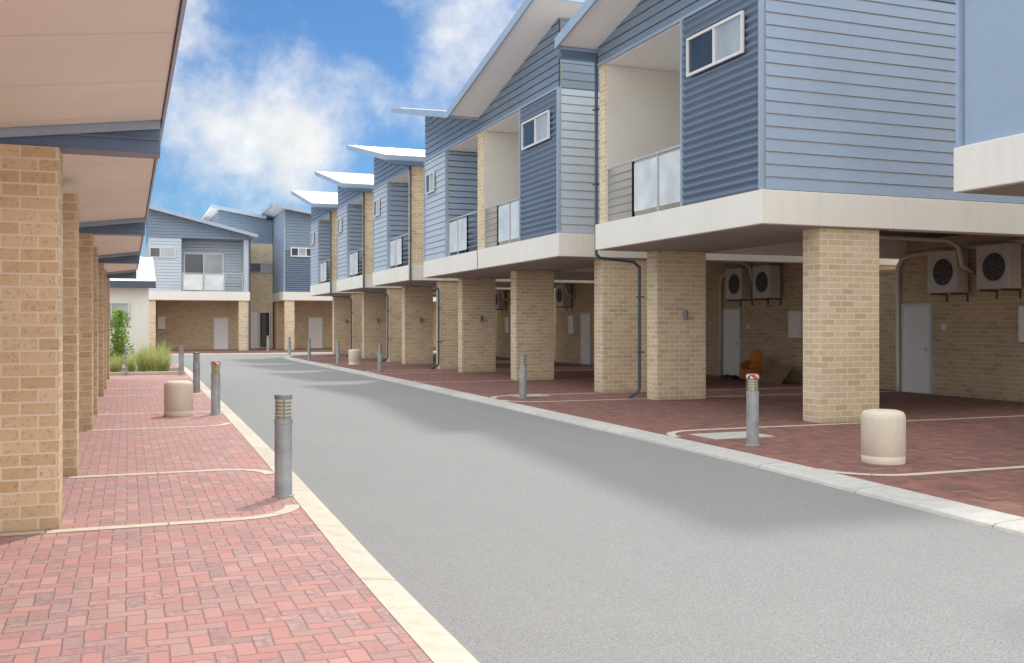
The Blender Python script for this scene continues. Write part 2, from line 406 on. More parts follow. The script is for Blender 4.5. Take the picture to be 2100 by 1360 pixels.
# ------------------------------------------------------------------ right-hand townhouses
FX = 9.36; XB = 20.0; SL = 0.22; ZS0, ZS1, ZT, ZL = 3.2, 3.74, 7.12, 7.5
def townhouse(kind, y0, y1, no, fo, label, pillars, near='siding', pipe='far', windows=True, flat=False):
    H = thing('townhouse', (FX, y0, 0), label, 'house', 'blue townhouses along the lane')
    A = kind == 'A'
    low = y1 if A else y0; sg = 1 if A else -1
    zr = lambda y: ZL+SL*abs(low-y) if (low-y)*sg >= 0 else ZL-SL*abs(low-y)
    if A: cl = (y0, y0+2.42); bal = (y0+2.42, y1-.27); st = (y1-.27, y1)
    else: st = (y0, y0+.2); bal = (y0+.2, y0+3.08); cl = (y0+3.08, y1)
    s = MB(); s.box(FX-.06, 11.9, y0-.05, y1+.05, ZS0, ZS1)
    s.box(11.9, XB, y0-.05, y0+.25, ZS0, ZS1); s.box(11.9, XB, y1-.25, y1+.05, ZS0, ZS1)
    s.make('floor_slab', CREAM, H, bevel=0.012)
    c = MB(); c.box(FX+.02, 11.88, y0+.03, y1-.03, ZS0-.012, ZS0-.001); c.make('slab_soffit_shade', UNDER, H)  # thin sheet added under the slab to carry painted shade
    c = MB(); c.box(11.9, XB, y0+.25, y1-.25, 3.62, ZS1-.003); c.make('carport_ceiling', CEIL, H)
    c = MB(); ym = (y0+y1)/2+.6
    c.tube([(11.95, ym, 3.48), (16.6, ym, 3.44), (16.9, ym, 3.3), (17.0, ym, 2.9), (17.33, ym, 2.75)], .05, 10)
    c.make('drain_pipe', PVC, H, smooth=True)
    k = MB(); k.box(FX+.03, XB, cl[0], cl[1], ZS1, ZT-.035); k.box(11.9, XB, bal[0], bal[1], ZS1, ZT-.035)
    k.make('wall', WALLR, H)
    k = MB(); k.box(FX+.02, XB, st[0], st[1], ZS1, ZT); 
    k.make('brick_party_wall', BR_R, H)
    k = MB(); k.box(FX+.03, 11.9, bal[0], bal[1], ZT-.035, ZT-.002); k.make('balcony_ceiling', SOFF, H)
    k = MB(); k.prism([(y0, ZT), (y1, ZT), (y1, zr(y1)-.01), (y0, zr(y0)-.01)], 'x', FX+.03, XB); k.make('gable_core', BR_R if not A and near is None and y0 > 30 else WALLR, H)
    if A:
        MB().corr('x', FX+.01, cl[0]+.05, cl[1]-.04, ZS1+.02, ZT-.02).make('corrugated_cladding', CORR, H, smooth=True, recalc=False)
    elif flat:
        MB().box(FX-.01, FX+.03, cl[0], cl[1]-.08, ZS1, ZT-.02).make('panel_cladding', LIGHTBLUE, H)
    else:
        MB().siding('x', FX+.01, cl[0]+.04, cl[1]-.04, ZS1+.01, ZT-.02).make('board_cladding', PALEBLUE, H, recalc=False)
    zmx = max(zr(y0), zr(y1))
    g = MB(); g.siding('x', FX+.012, y0, y1, ZT, zmx+.05); g.cut((FX, low, ZL), (0, SL*sg, 1)); g.make('gable_cladding', DARKBLUE, H, recalc=False)
    t = MB()
    for y in ((cl[0]-.005, cl[1]-.03) if A else (cl[0]-.02, cl[1]-.04)):
        t.box(FX-.06, FX+.03, y, y+.055, ZS1+.001, ZT-.02)
    t.box(FX-.041, FX+.03, y0+.01, y1-.01, ZT-.02, ZT+.03)
    t.make('corner_trim', FASC if not flat else LIGHTBLUE, H)
    if near == 'siding':
        MB().siding('y', y0+.005, FX+.03, XB, ZS1+.01, ZT, pitch=0.2).make('side_cladding', LIGHTBLUE if A and y0 < 20 else PALEBLUE, H, recalc=False)
        MB().siding('y', y0+.003, FX+.03, XB, ZT, zr(y0)).make('side_gable_cladding', DARKBLUE, H, recalc=False)
    if A:
        MB().box(FX+.05, 11.9, bal[1]-.02, bal[1]-.001, ZS1, ZT-.04).make('balcony_side_wall', WALLR, H)
    else:
        MB().siding('y', bal[1]+.0, FX+.05, 11.9, ZS1, ZT-.04).make('balcony_side_cladding', LIGHTBLUE, H, recalc=False)
    window(H, 'x', 11.9, bal[0]+.5, bal[1]-.5, ZS1+.02, ZS1+2.2, (0.5,), name='sliding_door')
    balustrade(H, bal[0]+.02, bal[1]-.04, 'far' if A else 'near')
    if windows:
        if A: window(H, 'x', FX-.02, y0+.42, y0+2.15, 6.0, 6.68, (0.5,), t=.045)
        else: window(H, 'x', FX-.02, cl[0]+1.15, cl[0]+2.1, 5.95, 6.6, (0.5,), t=.045)
    ya, yb = y0-no, y1+fo
    XO, XR = 8.42, XB+.5
    r = MB(); th = 0.13
    r.prism([(ya, zr(ya)+.05), (yb, zr(yb)+.05), (yb, zr(yb)+th), (ya, zr(ya)+th)], 'x', XO+.02, XR)
    n = int((XR-XO)/0.76)
    for i in range(n):
        x = XO+.3+i*0.76
        r.prism([(ya, zr(ya)+th), (yb, zr(yb)+th), (yb, zr(yb)+th+.02), (ya, zr(ya)+th+.02)], 'x', x, x+.05)
    R = r.make('roof', ROOFM, H)
    q = MB(); q.prism([(ya+.03, zr(ya+.03)), (yb-.03, zr(yb-.03)), (yb-.03, zr(yb-.03)+.047), (ya+.03, zr(ya+.03)+.047)], 'x', XO+.05, XR-.05)
    q.make('soffit', SOFF, R)
    f = MB(); tp = .03 if A else -.005
    f.prism([(ya-.02, zr(ya)-.06), (yb+.02, zr(yb)-.06), (yb+.02, zr(yb)+th+tp), (ya-.02, zr(ya)+th+tp)], 'x', XO-.03, XO+.018)
    f.box(XO+.02, XR, ya-.03, ya-.002, zr(ya)-.06, zr(ya)+th+tp); f.box(XO+.02, XR, yb+.002, yb+.03, zr(yb)-.06, zr(yb)+th+tp)
    f.make('fascia', FASC, R)
    gl = MB(); yl = yb if A else ya
    if (fo if A else no) > 0.05:
        gl.box(XO+.1, XR, yl-(.16 if not A else 0.0)-.03*(not A)-.002, yl+(.16 if A else 0.0)+.03*A+.002, zr(yl)-.22, zr(yl)-.065)
        gl.make('gutter', NAVY, R, bevel=.01)
    for (a, b) in pillars:
        MB().box(10.5, 11.7, a, b, 0, ZS0-.013).make('pillar', BR_R, H, bevel=0.008)
        l = MB(); l.lathe([(.035, 0), (.045, .01), (.045, .2), (.035, .21)], 11.15, a-.07, 1.72, 14); l.box(11.13, 11.17, a-.05, a-.001, 1.78, 1.86)
        if a > y0+1: l.make('wall_light', GALVD, H)
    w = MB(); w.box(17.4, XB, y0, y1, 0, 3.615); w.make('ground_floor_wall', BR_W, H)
    if A: d0 = y1-1.05
    else: d0 = y0+1.9
    door(H, 'x', 17.4, d0, d0+.85, 2.06)
    mbx = MB(); mbx.box(17.2, 17.398, d0-3.1 if A else d0+1.3, d0-2.6 if A else d0+1.8, 1.25, 2.0)
    mbx.make('meter_box', WHITE, H, bevel=0.01)
    mbx = MB(); mbx.box(17.37, 17.398, d0-.45, d0-.33, 1.5, 1.62); mbx.make('light_switch', WHITE, H, bevel=0.004)
    if pipe:
        yy = y1+.12 if pipe == 'far' else y0-.12
        p = MB(); p.tube([(FX+.0, yy, zr(low)-.1), (FX+.0, yy, 3.12), (FX+.08, yy, 3.04), (10.25, yy, 2.98), (10.4, yy, 2.86), (10.4, yy, .22), (10.33, yy-.03, .14), (10.12, yy-.1, .05)], 0.038, 10)
        for z in (1.0, 2.2): p.box(10.34, 10.5, yy-.05, yy+.05, z, z+.03)
        for z in (4.6, 6.2): p.box(FX-.045, FX+.06, yy-.05, yy+.1, z, z+.03)
        p.make('downpipe', PIPE, H, smooth=False)
    return H

townhouse('B', 3.85, 9.3, 0.0, 0.35, 'blue townhouse with flat wall panels over cream slab', [(8.8, 9.25)], near=None, pipe=None, flat=True)
townhouse('A', 13.3, 19.2, 0.8, 0.1, 'blue townhouse with horizontal board side wall and corrugated street front', [(13.36, 13.81), (18.72, 19.17)])
townhouse('A', 21.26, 26.92, 0.8, 0.0, 'blue townhouse with pitched roof rising above corrugated front', [(21.34, 21.79)], pipe=None)
townhouse('B', 26.95, 32.45, 0.0, 0.8, 'pale blue townhouse with balcony beside boarded wall', [(26.98, 27.43), (31.98, 32.43)], near=None, pipe=None)
HB = townhouse('B', 34.5, 39.95, 0.3, 0.8, 'pale blue townhouse with brick side wall and white roof', [(34.56, 35.01), (39.45, 39.9)], near=None, pipe='near')
copy_tree(HB, (FX, 42.0, 0)); copy_tree(HB, (FX, 49.4, 0))

for (a, b) in ((19.22, 21.24), (32.5, 34.48), (9.35, 13.28)):
    w = MB(); w.box(17.7, 17.95, a, b, 0, 2.9); w.box(17.66, 17.99, a, b, 2.902, 2.98)
    w.make('brick_wall', BR_W, label='cream brick wall closing the gap between two townhouses', category='wall')

# air conditioners
def ac(y0, z0, y1=None):
    e = thing('air_conditioner', (17.2, y0+.42, z0), 'beige outdoor air conditioner unit bracketed to brick wall', 'air conditioner', 'air conditioners on carport walls')
    X0, X1, y1 = 16.93, 17.3, y0+.84
    MB().box(X0, X1, y0, y1, z0+.04, z0+.98).make('casing', ACW, e, bevel=0.02)
    f = MB(); cy = y0+.36; cz = z0+.5; R = .31
    f.lathe([(R+.02, 0), (R+.02, -.012), (R-.01, -.014), (R-.01, -.002)], X0-.001, cy, cz, 28, axis='x', m=0)
    f.lathe([(R-.012, -.003), (R-.012, -.006)], X0-.001, cy, cz, 28, axis='x', m=1)
    F = f.make('fan_grille', [ACW, BLACK], e)
    r = MB()
    for rr in (.06, .12, .18, .24, .29):
        pts = [(X0-.014, cy+rr*math.cos(t*math.pi/12), cz+rr*math.sin(t*math.pi/12)) for t in range(25)]
        r.tube(pts, .0035, 5)
    for t in range(8):
        a = t*math.pi/4; r.tube([(X0-.015, cy+.03*math.cos(a), cz+.03*math.sin(a)), (X0-.015, cy+.3*math.cos(a), cz+.3*math.sin(a))], .004, 5)
    r.make('guard_wire', GALVD, F)
    for y in (y0+.1, y1-.14):
        b = MB(); b.prism([(X0-.02, z0), (X0-.02, z0+.037), (17.398, z0+.037), (17.398, z0-.16), (17.37, z0-.16), (17.37, z0)], 'y', y, y+.03)
        b.make('bracket', RUST, e)
ac(16.95, 2.28); ac(15.55, 2.32); ac(25.15, 2.33); ac(23.75, 2.33); ac(38.1, 2.35); ac(45.9, 2.35)
def conduit(pts, r=.04):
    MB().tube(pts, r, 10).make('service_pipe', PVC, label='beige plastic service pipe running up brick wall', category='pipe', smooth=True)
conduit([(17.33, 19.15, .0), (17.33, 19.15, .25), (17.33, 19.15, 3.0), (17.33, 19.02, 3.17), (17.33, 18.8, 3.24), (17.33, 17.9, 3.3), (17.33, 15.2, 3.36)], .055)
conduit([(17.33, 26.88, .0), (17.33, 26.88, 2.9), (17.33, 26.8, 3.1), (17.33, 26.5, 3.2), (17.33, 26.0, 3.24), (17.33, 24.9, 3.26)], .05)
# discarded things by the wall
e = thing('tub_chair', (16.6, 24.2, 0), 'small orange moulded chair standing against brick wall', 'chair')
c = MB(); c.prism([(23.98, .06), (24.46, .06), (24.50, .36), (23.94, .36)], 'x', 16.4, 16.86); c.make('seat', ORANGE, e, bevel=.04)
c = MB(); c.prism([(23.94, .365), (24.50, .365), (24.48, .74), (24.38, .88), (24.06, .88), (23.96, .74)], 'x', 16.74, 16.86)
c.make('backrest', ORANGE, e, bevel=.03)
for ya in (23.93, 24.43):
    c = MB(); c.prism([(16.42, .365), (16.735, .365), (16.735, .6), (16.52, .55), (16.42, .48)], 'y', ya, ya+.08); c.make('armrest', ORANGE, e, bevel=.02)
for (x, y) in ((16.46, 24.04), (16.46, 24.40), (16.8, 24.04), (16.8, 24.40)):
    MB().tube([(x, y, 0), (x, y, .058)], .03, 8).make('leg', BLACK, e)
c = MB(); c.prism([(16.5, .02), (16.53, .01), (17.0, .5), (16.97, .52)], 'y', 22.7, 23.8); c.prism([(16.2, .0), (16.5, .0), (16.51, .02), (16.2, .02)], 'y', 22.6, 23.7)
c.make('cardboard_sheet', CARD, label='flattened brown cardboard box leaning by brick wall', category='cardboard')
c = MB()
for i in range(7):
    x, y = 16.4+random.random()*.4, 24.9+random.random()*.9; c.lathe([(.02, 0), (.12, .01), (.1, .08), (.03, .13)], x, y, 0, 7)
c.make('rubbish_pile', BLACK, label='small dark pile of rubbish on the carport paving', category='rubbish')

# ------------------------------------------------------------------ left terraces
def left_house(y0, y1, cols, beams, label):
    H = thing('terrace_house', (-3.0, y0, 0), label, 'house', 'terrace houses with deep eaves')
    zu = lambda x: 3.27-(0.26-x)*0.127
    xe = 0.26; r = MB()
    r.prism([(-6.2, 3.03+.03), (-1.6, zu(-1.6)+.03), (xe, zu(xe)+.03), (xe, zu(xe)+.16), (-1.6, 3.22), (-6.2, 3.22)], 'y', y0+.01, y1-.01)
    R = r.make('roof', ROOFM, H)
    s = MB(); s.prism([(-6.2, 3.03), (-1.6, zu(-1.6)), (xe-.01, zu(xe-.01)), (xe-.01, zu(xe-.01)+.028), (-1.6, zu(-1.6)+.028), (-6.2, 3.058)], 'y', y0+.01, y1-.01)
    s.make('soffit', SOFFL, R)
    f = MB(); f.box(xe+.002, xe+.022, y0+.01, y1-.01, zu(xe)-.02, zu(xe)+.17)
    f.make('fascia', FASC, R)
    for b in beams:
        m = MB(); m.prism([(-6.1, 3.0), (xe-.01, 3.0), (xe-.01, zu(xe)-.002), (-1.6, zu(-1.6)-.002), (-6.1, 3.028)], 'y', b, b+.3)
        m.box(-6.1, xe-.02, b-.02, b-.001, 3.1, 3.125)
        m.make('beam', NAVY, H, bevel=.006)
        m = MB(); m.prism([(-1.6, zu(-1.6)-.075), (xe-.012, zu(xe)-.075), (xe-.012, zu(xe)-.004), (-1.6, zu(-1.6)-.004)], 'y', b-.035, b-.022)
        m.make('flashing', FASC, H)
    for c in cols:
        MB().box(-1.55, -.5, c, c+.45, 0, 2.998).make('pillar', BR_L, H, bevel=.008)
    w = MB(); w.box(-6.4, -6.15, y0+.005, y1-.005, 0, 3.05); w.make('wall', BR_L, H)
    door(H, 'x', -6.4, y0+1, y0+1.9, 2.06)
    d = MB(); d.box(-6.149, -6.11, y0+2, y0+4.6, .01, 2.2); d.make('garage_door', PALEBLUE, H)
left_house(0.8, 8.6, [], [], 'terrace house with broad cream soffit over red paving')
left_house(8.6, 16.4, [8.6, 11.55], [8.64], 'terrace house with tan brick pillars and navy eave beam')
left_house(16.4, 24.15, [16.5, 19.3], [16.5], 'terrace house with tan brick pillars and navy eave beam')
left_house(24.15, 32.5, [24.2, 27.0, 31.9], [24.2, 32.0], 'terrace house with tan brick pillars beside planted garden bed')

# ------------------------------------------------------------------ small cream building
H = thing('cream_building', (-2.5, 40, 0), 'low cream rendered building with white steel roof', 'building')
MB().box(-6, .74, 40, 44.2, 0, 3.0).make('wall', CREAM, H, bevel=.01)
r = MB(); r.prism([(39.6, 3.12), (44.6, 4.35), (44.6, 4.45), (39.6, 3.22)], 'x', -6.4, .98)
for i in range(18): r.prism([(39.6, 3.22), (44.6, 4.45), (44.6, 4.48), (39.6, 3.25)], 'x', -6.3+i*.4, -6.26+i*.4)
R = r.make('roof', ROOFM, H)
MB().prism([(40.0, 3.0), (44.2, 3.0), (44.2, 4.24), (40.0, 3.2)], 'x', -5.9, .70).make('gable_wall', CREAM, H)
MB().box(-6.4, .98, 39.52, 39.597, 2.98, 3.24).make('gutter', PIPE, R)
window(H, 'y', 40, -1.2, .05, 1.75, 2.45, (0.5,))

# ------------------------------------------------------------------ far houses
def plain_house_A():
    H = thing('townhouse', (4.2, 65, 0), 'pale blue townhouse with wide balcony above brick carport', 'house', 'blue townhouses across the end of the lane')
    Y = 65
    MB().box(1.1, 7.22, Y-.08, 75, 3.15, 3.7).make('floor_slab', CREAM, H, bevel=.01)
    MB().box(1.25, 7.1, 68.2, 75, 0, 3.148).make('ground_floor_wall', BR_W, H)
    MB().box(6.55, 7.14, Y+.05, Y+.55, 0, 3.148).make('pillar', BR_R, H)
    MB().box(1.2, 1.6, Y+.05, 68.19, 0, 3.148).make('side_wall', BR_R, H)
    k = MB(); k.box(1.2, 3.1, Y+.03, 75, 3.7, 6.99); k.box(3.1, 6.85, 66.6, 75, 3.7, 6.99); k.box(6.85, 7.14, Y+.03, 75, 3.7, 6.99); k.make('wall', PALEBLUE, H)
    MB().siding('y', Y+.01, 1.2, 3.1, 3.71, 6.98).make('board_cladding', PALEBLUE, H, recalc=False)
    MB().siding('y', Y+.01, 6.85, 7.14, 3.71, 6.98).make('board_cladding', PALEBLUE, H, recalc=False)
    MB().siding('y', 66.6, 3.1, 6.85, 3.71, 6.95).make('balcony_cladding', PALEBLUE, H, recalc=False)
    window(H, 'y', Y, 1.25, 2.75, 5.75, 6.36, (0.4,))
    window(H, 'y', 66.58, 3.3, 5.75, 3.72, 6.2, (0.5,), name='sliding_door', t=.09)
    b = MB(); b.box(3.15, 6.8, Y+.0, Y+.05, 4.8, 4.85)
    for x in (3.15, 4.4, 5.65, 6.75): b.box(x, x+.05, Y+.0, Y+.05, 3.7, 4.8)
    B = b.make('balustrade', ALU, H)
    for x in (3.22, 4.47): MB().box(x, x+1.15, Y+.02, Y+.03, 3.78, 4.76).make('glass_panel', FROST, B)
    for x in (5.72,):
        g = MB()
        for i in range(7): g.box(x, x+1.03, Y+.02, Y+.035, 3.82+i*.14, 3.835+i*.14)
        g.make('rail', ALU, B)
    zl = lambda x: 8.7-(x-1.2)*.245
    MB().prism([(1.2, 7.0), (7.14, 7.0), (7.14, zl(7.14)), (1.2, zl(1.2))], 'y', Y+.03, 75).make('gable_core', DARKBLUE, H)
    g = MB(); g.siding('y', Y+.012, 1.2, 7.14, 7.0, 8.75); g.cut((1.2, Y, 8.69), (.245, 0, 1)); g.make('gable_cladding', DARKBLUE, H, recalc=False)
    R = MB().prism([(.6, zl(.6)+.02), (7.6, zl(7.6)+.02), (7.6, zl(7.6)+.14), (.6, zl(.6)+.14)], 'y', 64.25, 75.5).make('roof', ROOFM, H)
    MB().prism([(.58, zl(.58)-.04), (7.63, zl(7.63)-.04), (7.63, zl(7.63)+.17), (.58, zl(.58)+.17)], 'y', 64.2, 64.247).make('fascia', FASC, R)
    door(H, 'y', 68.2, 5.3, 6.15, 2.06)
    MB().box(1.8, 2.25, 68.05, 68.198, 1.35, 2.15).make('meter_box', WHITE, H)
    MB().tube([(7.2, Y-.02, 7.1), (7.2, Y-.02, 0)], .06, 8).make('downpipe', PIPE, H)
plain_house_A()
def mid_house():
    H = thing('townhouse', (8.2, 70, 0), 'tall brick stair wing with slate blue boards above', 'house', 'blue townhouses across the end of the lane')
    MB().box(7.3, 9.3, 70, 78, 0, 7.2).make('wall', BR_R, H)
    MB().prism([(5.7, 7.2), (9.3, 7.2), (9.3, 8.75), (5.7, 9.35)], 'y', 70.03, 78).make('upper_wall', DARKBLUE, H)
    g = MB(); g.siding('y', 70.012, 5.7, 9.3, 7.2, 9.4); g.cut((5.7, 70, 9.35), (1/6, 0, 1)); g.make('board_cladding', DARKBLUE, H, recalc=False)
    R = MB().prism([(5.2, 9.47), (8.75, 8.88), (8.75, 9.0), (5.2, 9.6)], 'y', 69.2, 78.5).make('roof', ROOFM, H)
    MB().prism([(5.18, 9.4), (8.78, 8.8), (8.78, 9.03), (5.18, 9.63)], 'y', 69.15, 69.197).make('fascia', FASC, R)
    window(H, 'y', 70, 7.75, 9.25, 5.2, 5.85, (0.5,), frame=ALU)
    door(H, 'y', 70, 7.5, 8.3, 2.5)
    window(H, 'y', 70, 8.4, 9.1, .05, 2.5, (), name='glazed_door')
mid_house()
def house_C():
    H = thing('townhouse', (11.5, 65, 0), 'slate blue townhouse with corrugated front and roof tipped upward', 'house', 'blue townhouses across the end of the lane')
    Y = 65; X0 = 9.36; X1 = 24
    MB().box(X0-.06, X1, Y-.05, 76, 3.2, 3.74).make('floor_slab', CREAM, H, bevel=.01)
    MB().box(X0+.03, X1, 69, 76, 0, 3.198).make('ground_floor_wall', BR_W, H)
    MB().box(X0+.05, X0+.65, Y+.05, Y+.5, 0, 3.198).make('pillar', BR_R, H)
    zl = lambda x: 9.0-(x-X0)*.17
    MB().prism([(X0+.03, 3.74), (X1, 3.74), (X1, zl(X1)), (X0+.03, zl(X0))], 'y', Y+.03, 76).make('wall', DARKBLUE, H)
    MB().corr('y', Y+.01, X0+.05, X1, 3.76, 6.4).make('corrugated_cladding', CORR, H, smooth=True, recalc=False)
    g = MB(); g.siding('y', Y+.012, X0, X1, 6.42, 9.05); g.cut((X0, Y, 8.99), (.17, 0, 1)); g.make('gable_cladding', DARKBLUE, H, recalc=False)
    MB().siding('x', X0+.01, Y+.04, 70, 3.75, 8.9).make('side_cladding', LIGHTBLUE, H, recalc=False)
    MB().box(X0-.03, X0+.05, Y-.03, Y+.03, 3.742, 8.9).make('corner_trim', FASC, H)
    window(H, 'y', Y-.02, 9.75, 11.25, 6.0, 6.6, (0.33, 0.66), t=.07)
    R = MB().prism([(8.5, zl(8.5)+.03), (X1, zl(X1)+.03), (X1, zl(X1)+.15), (8.5, zl(8.5)+.15)], 'y', 64.2, 76.5).make('roof', ROOFM, H)
    MB().prism([(8.48, zl(8.48)-.04), (X1, zl(X1)-.04), (X1, zl(X1)+.18), (8.48, zl(8.48)+.18)], 'y', 64.15, 64.197).make('fascia', FASC, R)
    MB().box(8.44, 8.497, 64.2, 76.5, zl(8.5)-.04, zl(8.5)+.18).make('fascia', FASC, R)
    MB().box(10.2, 10.65, 68.85, 68.998, 1.4, 2.2).make('meter_box', WHITE, H)
    door(H, 'y', 69, 11.6, 12.5, 2.1)
house_C()

# ------------------------------------------------------------------ ground
RZ = -0.06
def sheet(name, pts, z, mat, **kw):
    m = MB(); m.face([(p[0], p[1], z) for p in pts]); 
    return m.make(name, mat, recalc=False, kind='structure', **kw)
sheet('ground', [(-400, -100), (400, -100), (400, 600), (-400, 600)], RZ-.02, GROUND)
sheet('road', [(-45, -12), (45, -12), (45, 58.6), (-45, 58.6)], RZ, ASPH)
def smooth_line(p, n=6):
    out = []
    for i in range(len(p)-1):
        p0 = Vector(p[max(i-1, 0)]); p1 = Vector(p[i]); p2 = Vector(p[i+1]); p3 = Vector(p[min(i+2, len(p)-1)])
        for k in range(n):
            t = k/n
            out.append(0.5*((2*p1)+(-p0+p2)*t+(2*p0-5*p1+4*p2-p3)*t*t+(-p0+3*p1-3*p2+p3)*t**3))
    out.append(Vector(p[-1])); return out
def offset(line, d):
    o = []
    for i, p in enumerate(line):
        a = line[max(i-1, 0)]; b = line[min(i+1, len(line)-1)]; t = (b-a).normalized()
        o.append(Vector((p.x-t.y*d, p.y+t.x*d)))
    return o
def kerb(name, line, w, mat):
    me = bpy.data.meshes.new(name); v = []; f = []
    prof = [(0.0, RZ+.001), (0.015*1, RZ+.03), (0.06, RZ+.045), (abs(w), .006), (abs(w)+.004, -.03)]
    rows = [offset(line, math.copysign(a, w)) for a, z in prof]; s = 0; S = [0]
    for i in range(1, len(line)): s += (line[i]-line[i-1]).length; S.append(s)
    for r, (a, z) in zip(rows, prof):
        for p in r: v.append((p.x, p.y, z))
    n = len(line)
    for k in range(len(prof)-1):
        for i in range(n-1):
            q = (k*n+i, k*n+i+1, (k+1)*n+i+1, (k+1)*n+i); f.append(q if w > 0 else q[::-1])
    me.from_pydata(v, [], f); ul = me.uv_layers.new(name='UVMap')
    for poly in me.polygons:
        for li in poly.loop_indices:
            vi = me.loops[li].vertex_index; ul.data[li].uv = (S[vi % n], prof[vi//n][0])
    me.materials.append(mat); ob = bpy.data.objects.new(name, me); COL.objects.link(ob); ob['kind'] = 'structure'
    return rows[3]
right = smooth_line([(6.1, -10), (6.4, 2), (6.55, 5.8), (6.7, 8), (6.87, 11), (7.05, 20), (7.2, 28), (7.25, 37), (7.2, 46), (7.25, 50), (7.6, 52.8), (8.7, 54.6), (11, 55.4), (15, 55.6), (40, 55.6)])
left = smooth_line([(1.55, -10), (1.6, 4.4), (1.66, 8.3), (1.75, 12), (1.84, 17.5), (1.93, 24.7), (2.08, 35), (2.1, 41), (1.85, 43.8), (.9, 46), (-1, 47.2), (-6, 47.5), (-40, 47.5)])
ri = kerb('right_kerb', right, -0.36, KERB_R)
li = kerb('left_kerb', left, 0.25, KERB_L)
far = [Vector((-40+i*4, 58.4)) for i in range(21)]
fi = kerb('far_kerb', far, 0.3, KERB_R)
sheet('right_paving', [(p.x, p.y) for p in ri][::-1]+[(6.5, -10), (40, -10)], 0, PAV_R)
sheet('left_paving', [(p.x, p.y) for p in li]+[(-40, -10)], 0, PAV_L)
sheet('far_paving', [(-40, 58.7), (40, 58.7), (40, 85), (-40, 85)], 0, PAV_R)

def strip(line, w=.13, z=.004, name='edge_strip', mat=STRIP):
    line = [Vector(p) for p in line]; a = offset(line, w/2); b = offset(line, -w/2); n = len(line)
    me = bpy.data.meshes.new(name); v = [(p.x, p.y, z) for p in a]+[(p.x, p.y, z) for p in b]
    f = [(n+i, n+i+1, i+1, i) for i in range(n-1)]; me.from_pydata(v, [], f)
    ul = me.uv_layers.new(name='UVMap'); s = 0; S = [0]
    for i in range(1, n): s += (line[i]-line[i-1]).length; S.append(s)
    for poly in me.polygons:
        for l in poly.loop_indices: ul.data[l].uv = (S[me.loops[l].vertex_index % n], 0)
    me.materials.append(mat); ob = bpy.data.objects.new(name, me); COL.objects.link(ob); ob['kind'] = 'structure'
def arc(cx, cy, r, a0, a1, n=8): return [(cx+r*math.cos(math.radians(a0+(a1-a0)*i/n)), cy+r*math.sin(math.radians(a0+(a1-a0)*i/n))) for i in range(n+1)]
def kx(line, y): 
    return min(line, key=lambda p: abs(p.y-y)).x
for y, up in ((8.5, 1), (11.45, -1), (16.45, 1), (19.3, -1), (24.2, 1), (27.1, -1), (31.9, 1)):
    x = kx(li[:60], y)-.05; r = .5
    strip([(-6, y), (x-r-.3, y)]+arc(x-r, y+up*r, r, -90*up, 0, 8))
for y, up in ((8.45, 1), (13.2, -1), (19.25, 1), (21.2, -1), (26.9, 1), (32.5, 1), (34.4, -1), (40.0, 1), (41.9, -1), (47.5, 1), (49.3, -1)):
    x = kx(ri[:60], y)+.05; r = .7
    strip([(17.3, y), (x+r+.3, y)]+arc(x+r, y+up*r, r, -90*up, -180*up, 8))

def lid(x, y, a, b):
    m = MB(); m.box(x-a/2, x+a/2, y-b/2, y+b/2, .0, .012); m.box(x-.06, x+.06, y-.015, y+.015, .0125, .02)
    m.make('drain_lid', KERB_R, bevel=.003, label='square pale concrete drain lid set in red paving', category='drain cover')
lid(8.15, 12.35, 1.0, .7); lid(8.5, 21.0, .8, .6)

# ------------------------------------------------------------------ bollards
def make_bollard(x, y, tape=False):
    lb = 'grey galvanised bollard light with red and white striped tape' if tape else 'grey galvanised bollard light with louvred head on red paving'
    e = thing('bollard_light', (x, y, 0), lb, 'bollard', 'bollard lights along the lane')
    b = MB(); b.lathe([(.10, 0), (.10, .012), (.084, .016), (.081, .02), (.081, .68), (.085, .682), (.085, .72), (.08, .722)], x, y, 0, 20)
    b.make('post', GALV, e, smooth=False)
    c = MB(); c.lathe([(.066, .722), (.066, .91)], x, y, 0, 16); c.make('diffuser', LOUV, e)
    l = MB()
    for i in range(5):
        z = .738+i*.034; l.lathe([(.067, z+.006), (.083, z), (.083, z+.004), (.067, z+.011)], x, y, 0, 20)
    for k in range(3):
        a = k*2.09+.5; l.box(x+.072*math.cos(a)-.006, x+.072*math.cos(a)+.006, y+.072*math.sin(a)-.006, y+.072*math.sin(a)+.006, .722, .91)
    l.make('louvre', GALVD, e)
    k = MB(); k.lathe([(.082, .91), (.083, .913), (.083, .943), (.077, .952), (.03, .957)], x, y, 0, 20); k.make('cap', GALVD, e)
    if tape:
        t = MB(); t.lathe([(.0845, .895), (.0855, .897), (.0855, .941), (.0845, .943)], x, y, 0, 20); t.make('reflective_tape', TAPE, e)
    return e
B0 = make_bollard(1.36, 9.5); BT = make_bollard(1.47, 18.6, True)
for (x, y) in ((1.53, 24.9), (1.6, 33.6), (8.1, 20.4), (8.0, 33.3), (8.0, 40.6), (7.75, 46), (8.2, 56.2-1.2), (8.1, 63.2)):
    copy_tree(B0, (x, y, 0))
copy_tree(BT, (7.75, 11.25, 0))
m = MB(); m.lathe([(.03, 0), (.03, .95), (.02, .97)], -.05, 34.0, 0, 12); m.make('steel_post', GALV, label='slim grey steel post at front of garden bed', category='post')
def make_post(x, y):
    p = MB(); p.lathe([(.24, 0), (.245, .01), (.245, .085), (.241, .09), (.241, .097), (.245, .102), (.246, .52), (.24, .565), (.22, .595), (.17, .613), (.08, .62)], x, y, 0, 36)
    return p.make('concrete_bollard', POSTC, smooth=True, label='short fat beige concrete bollard with rounded top on red paving', category='bollard', group='short beige bollards')
P0 = make_post(8.2, 9.3)
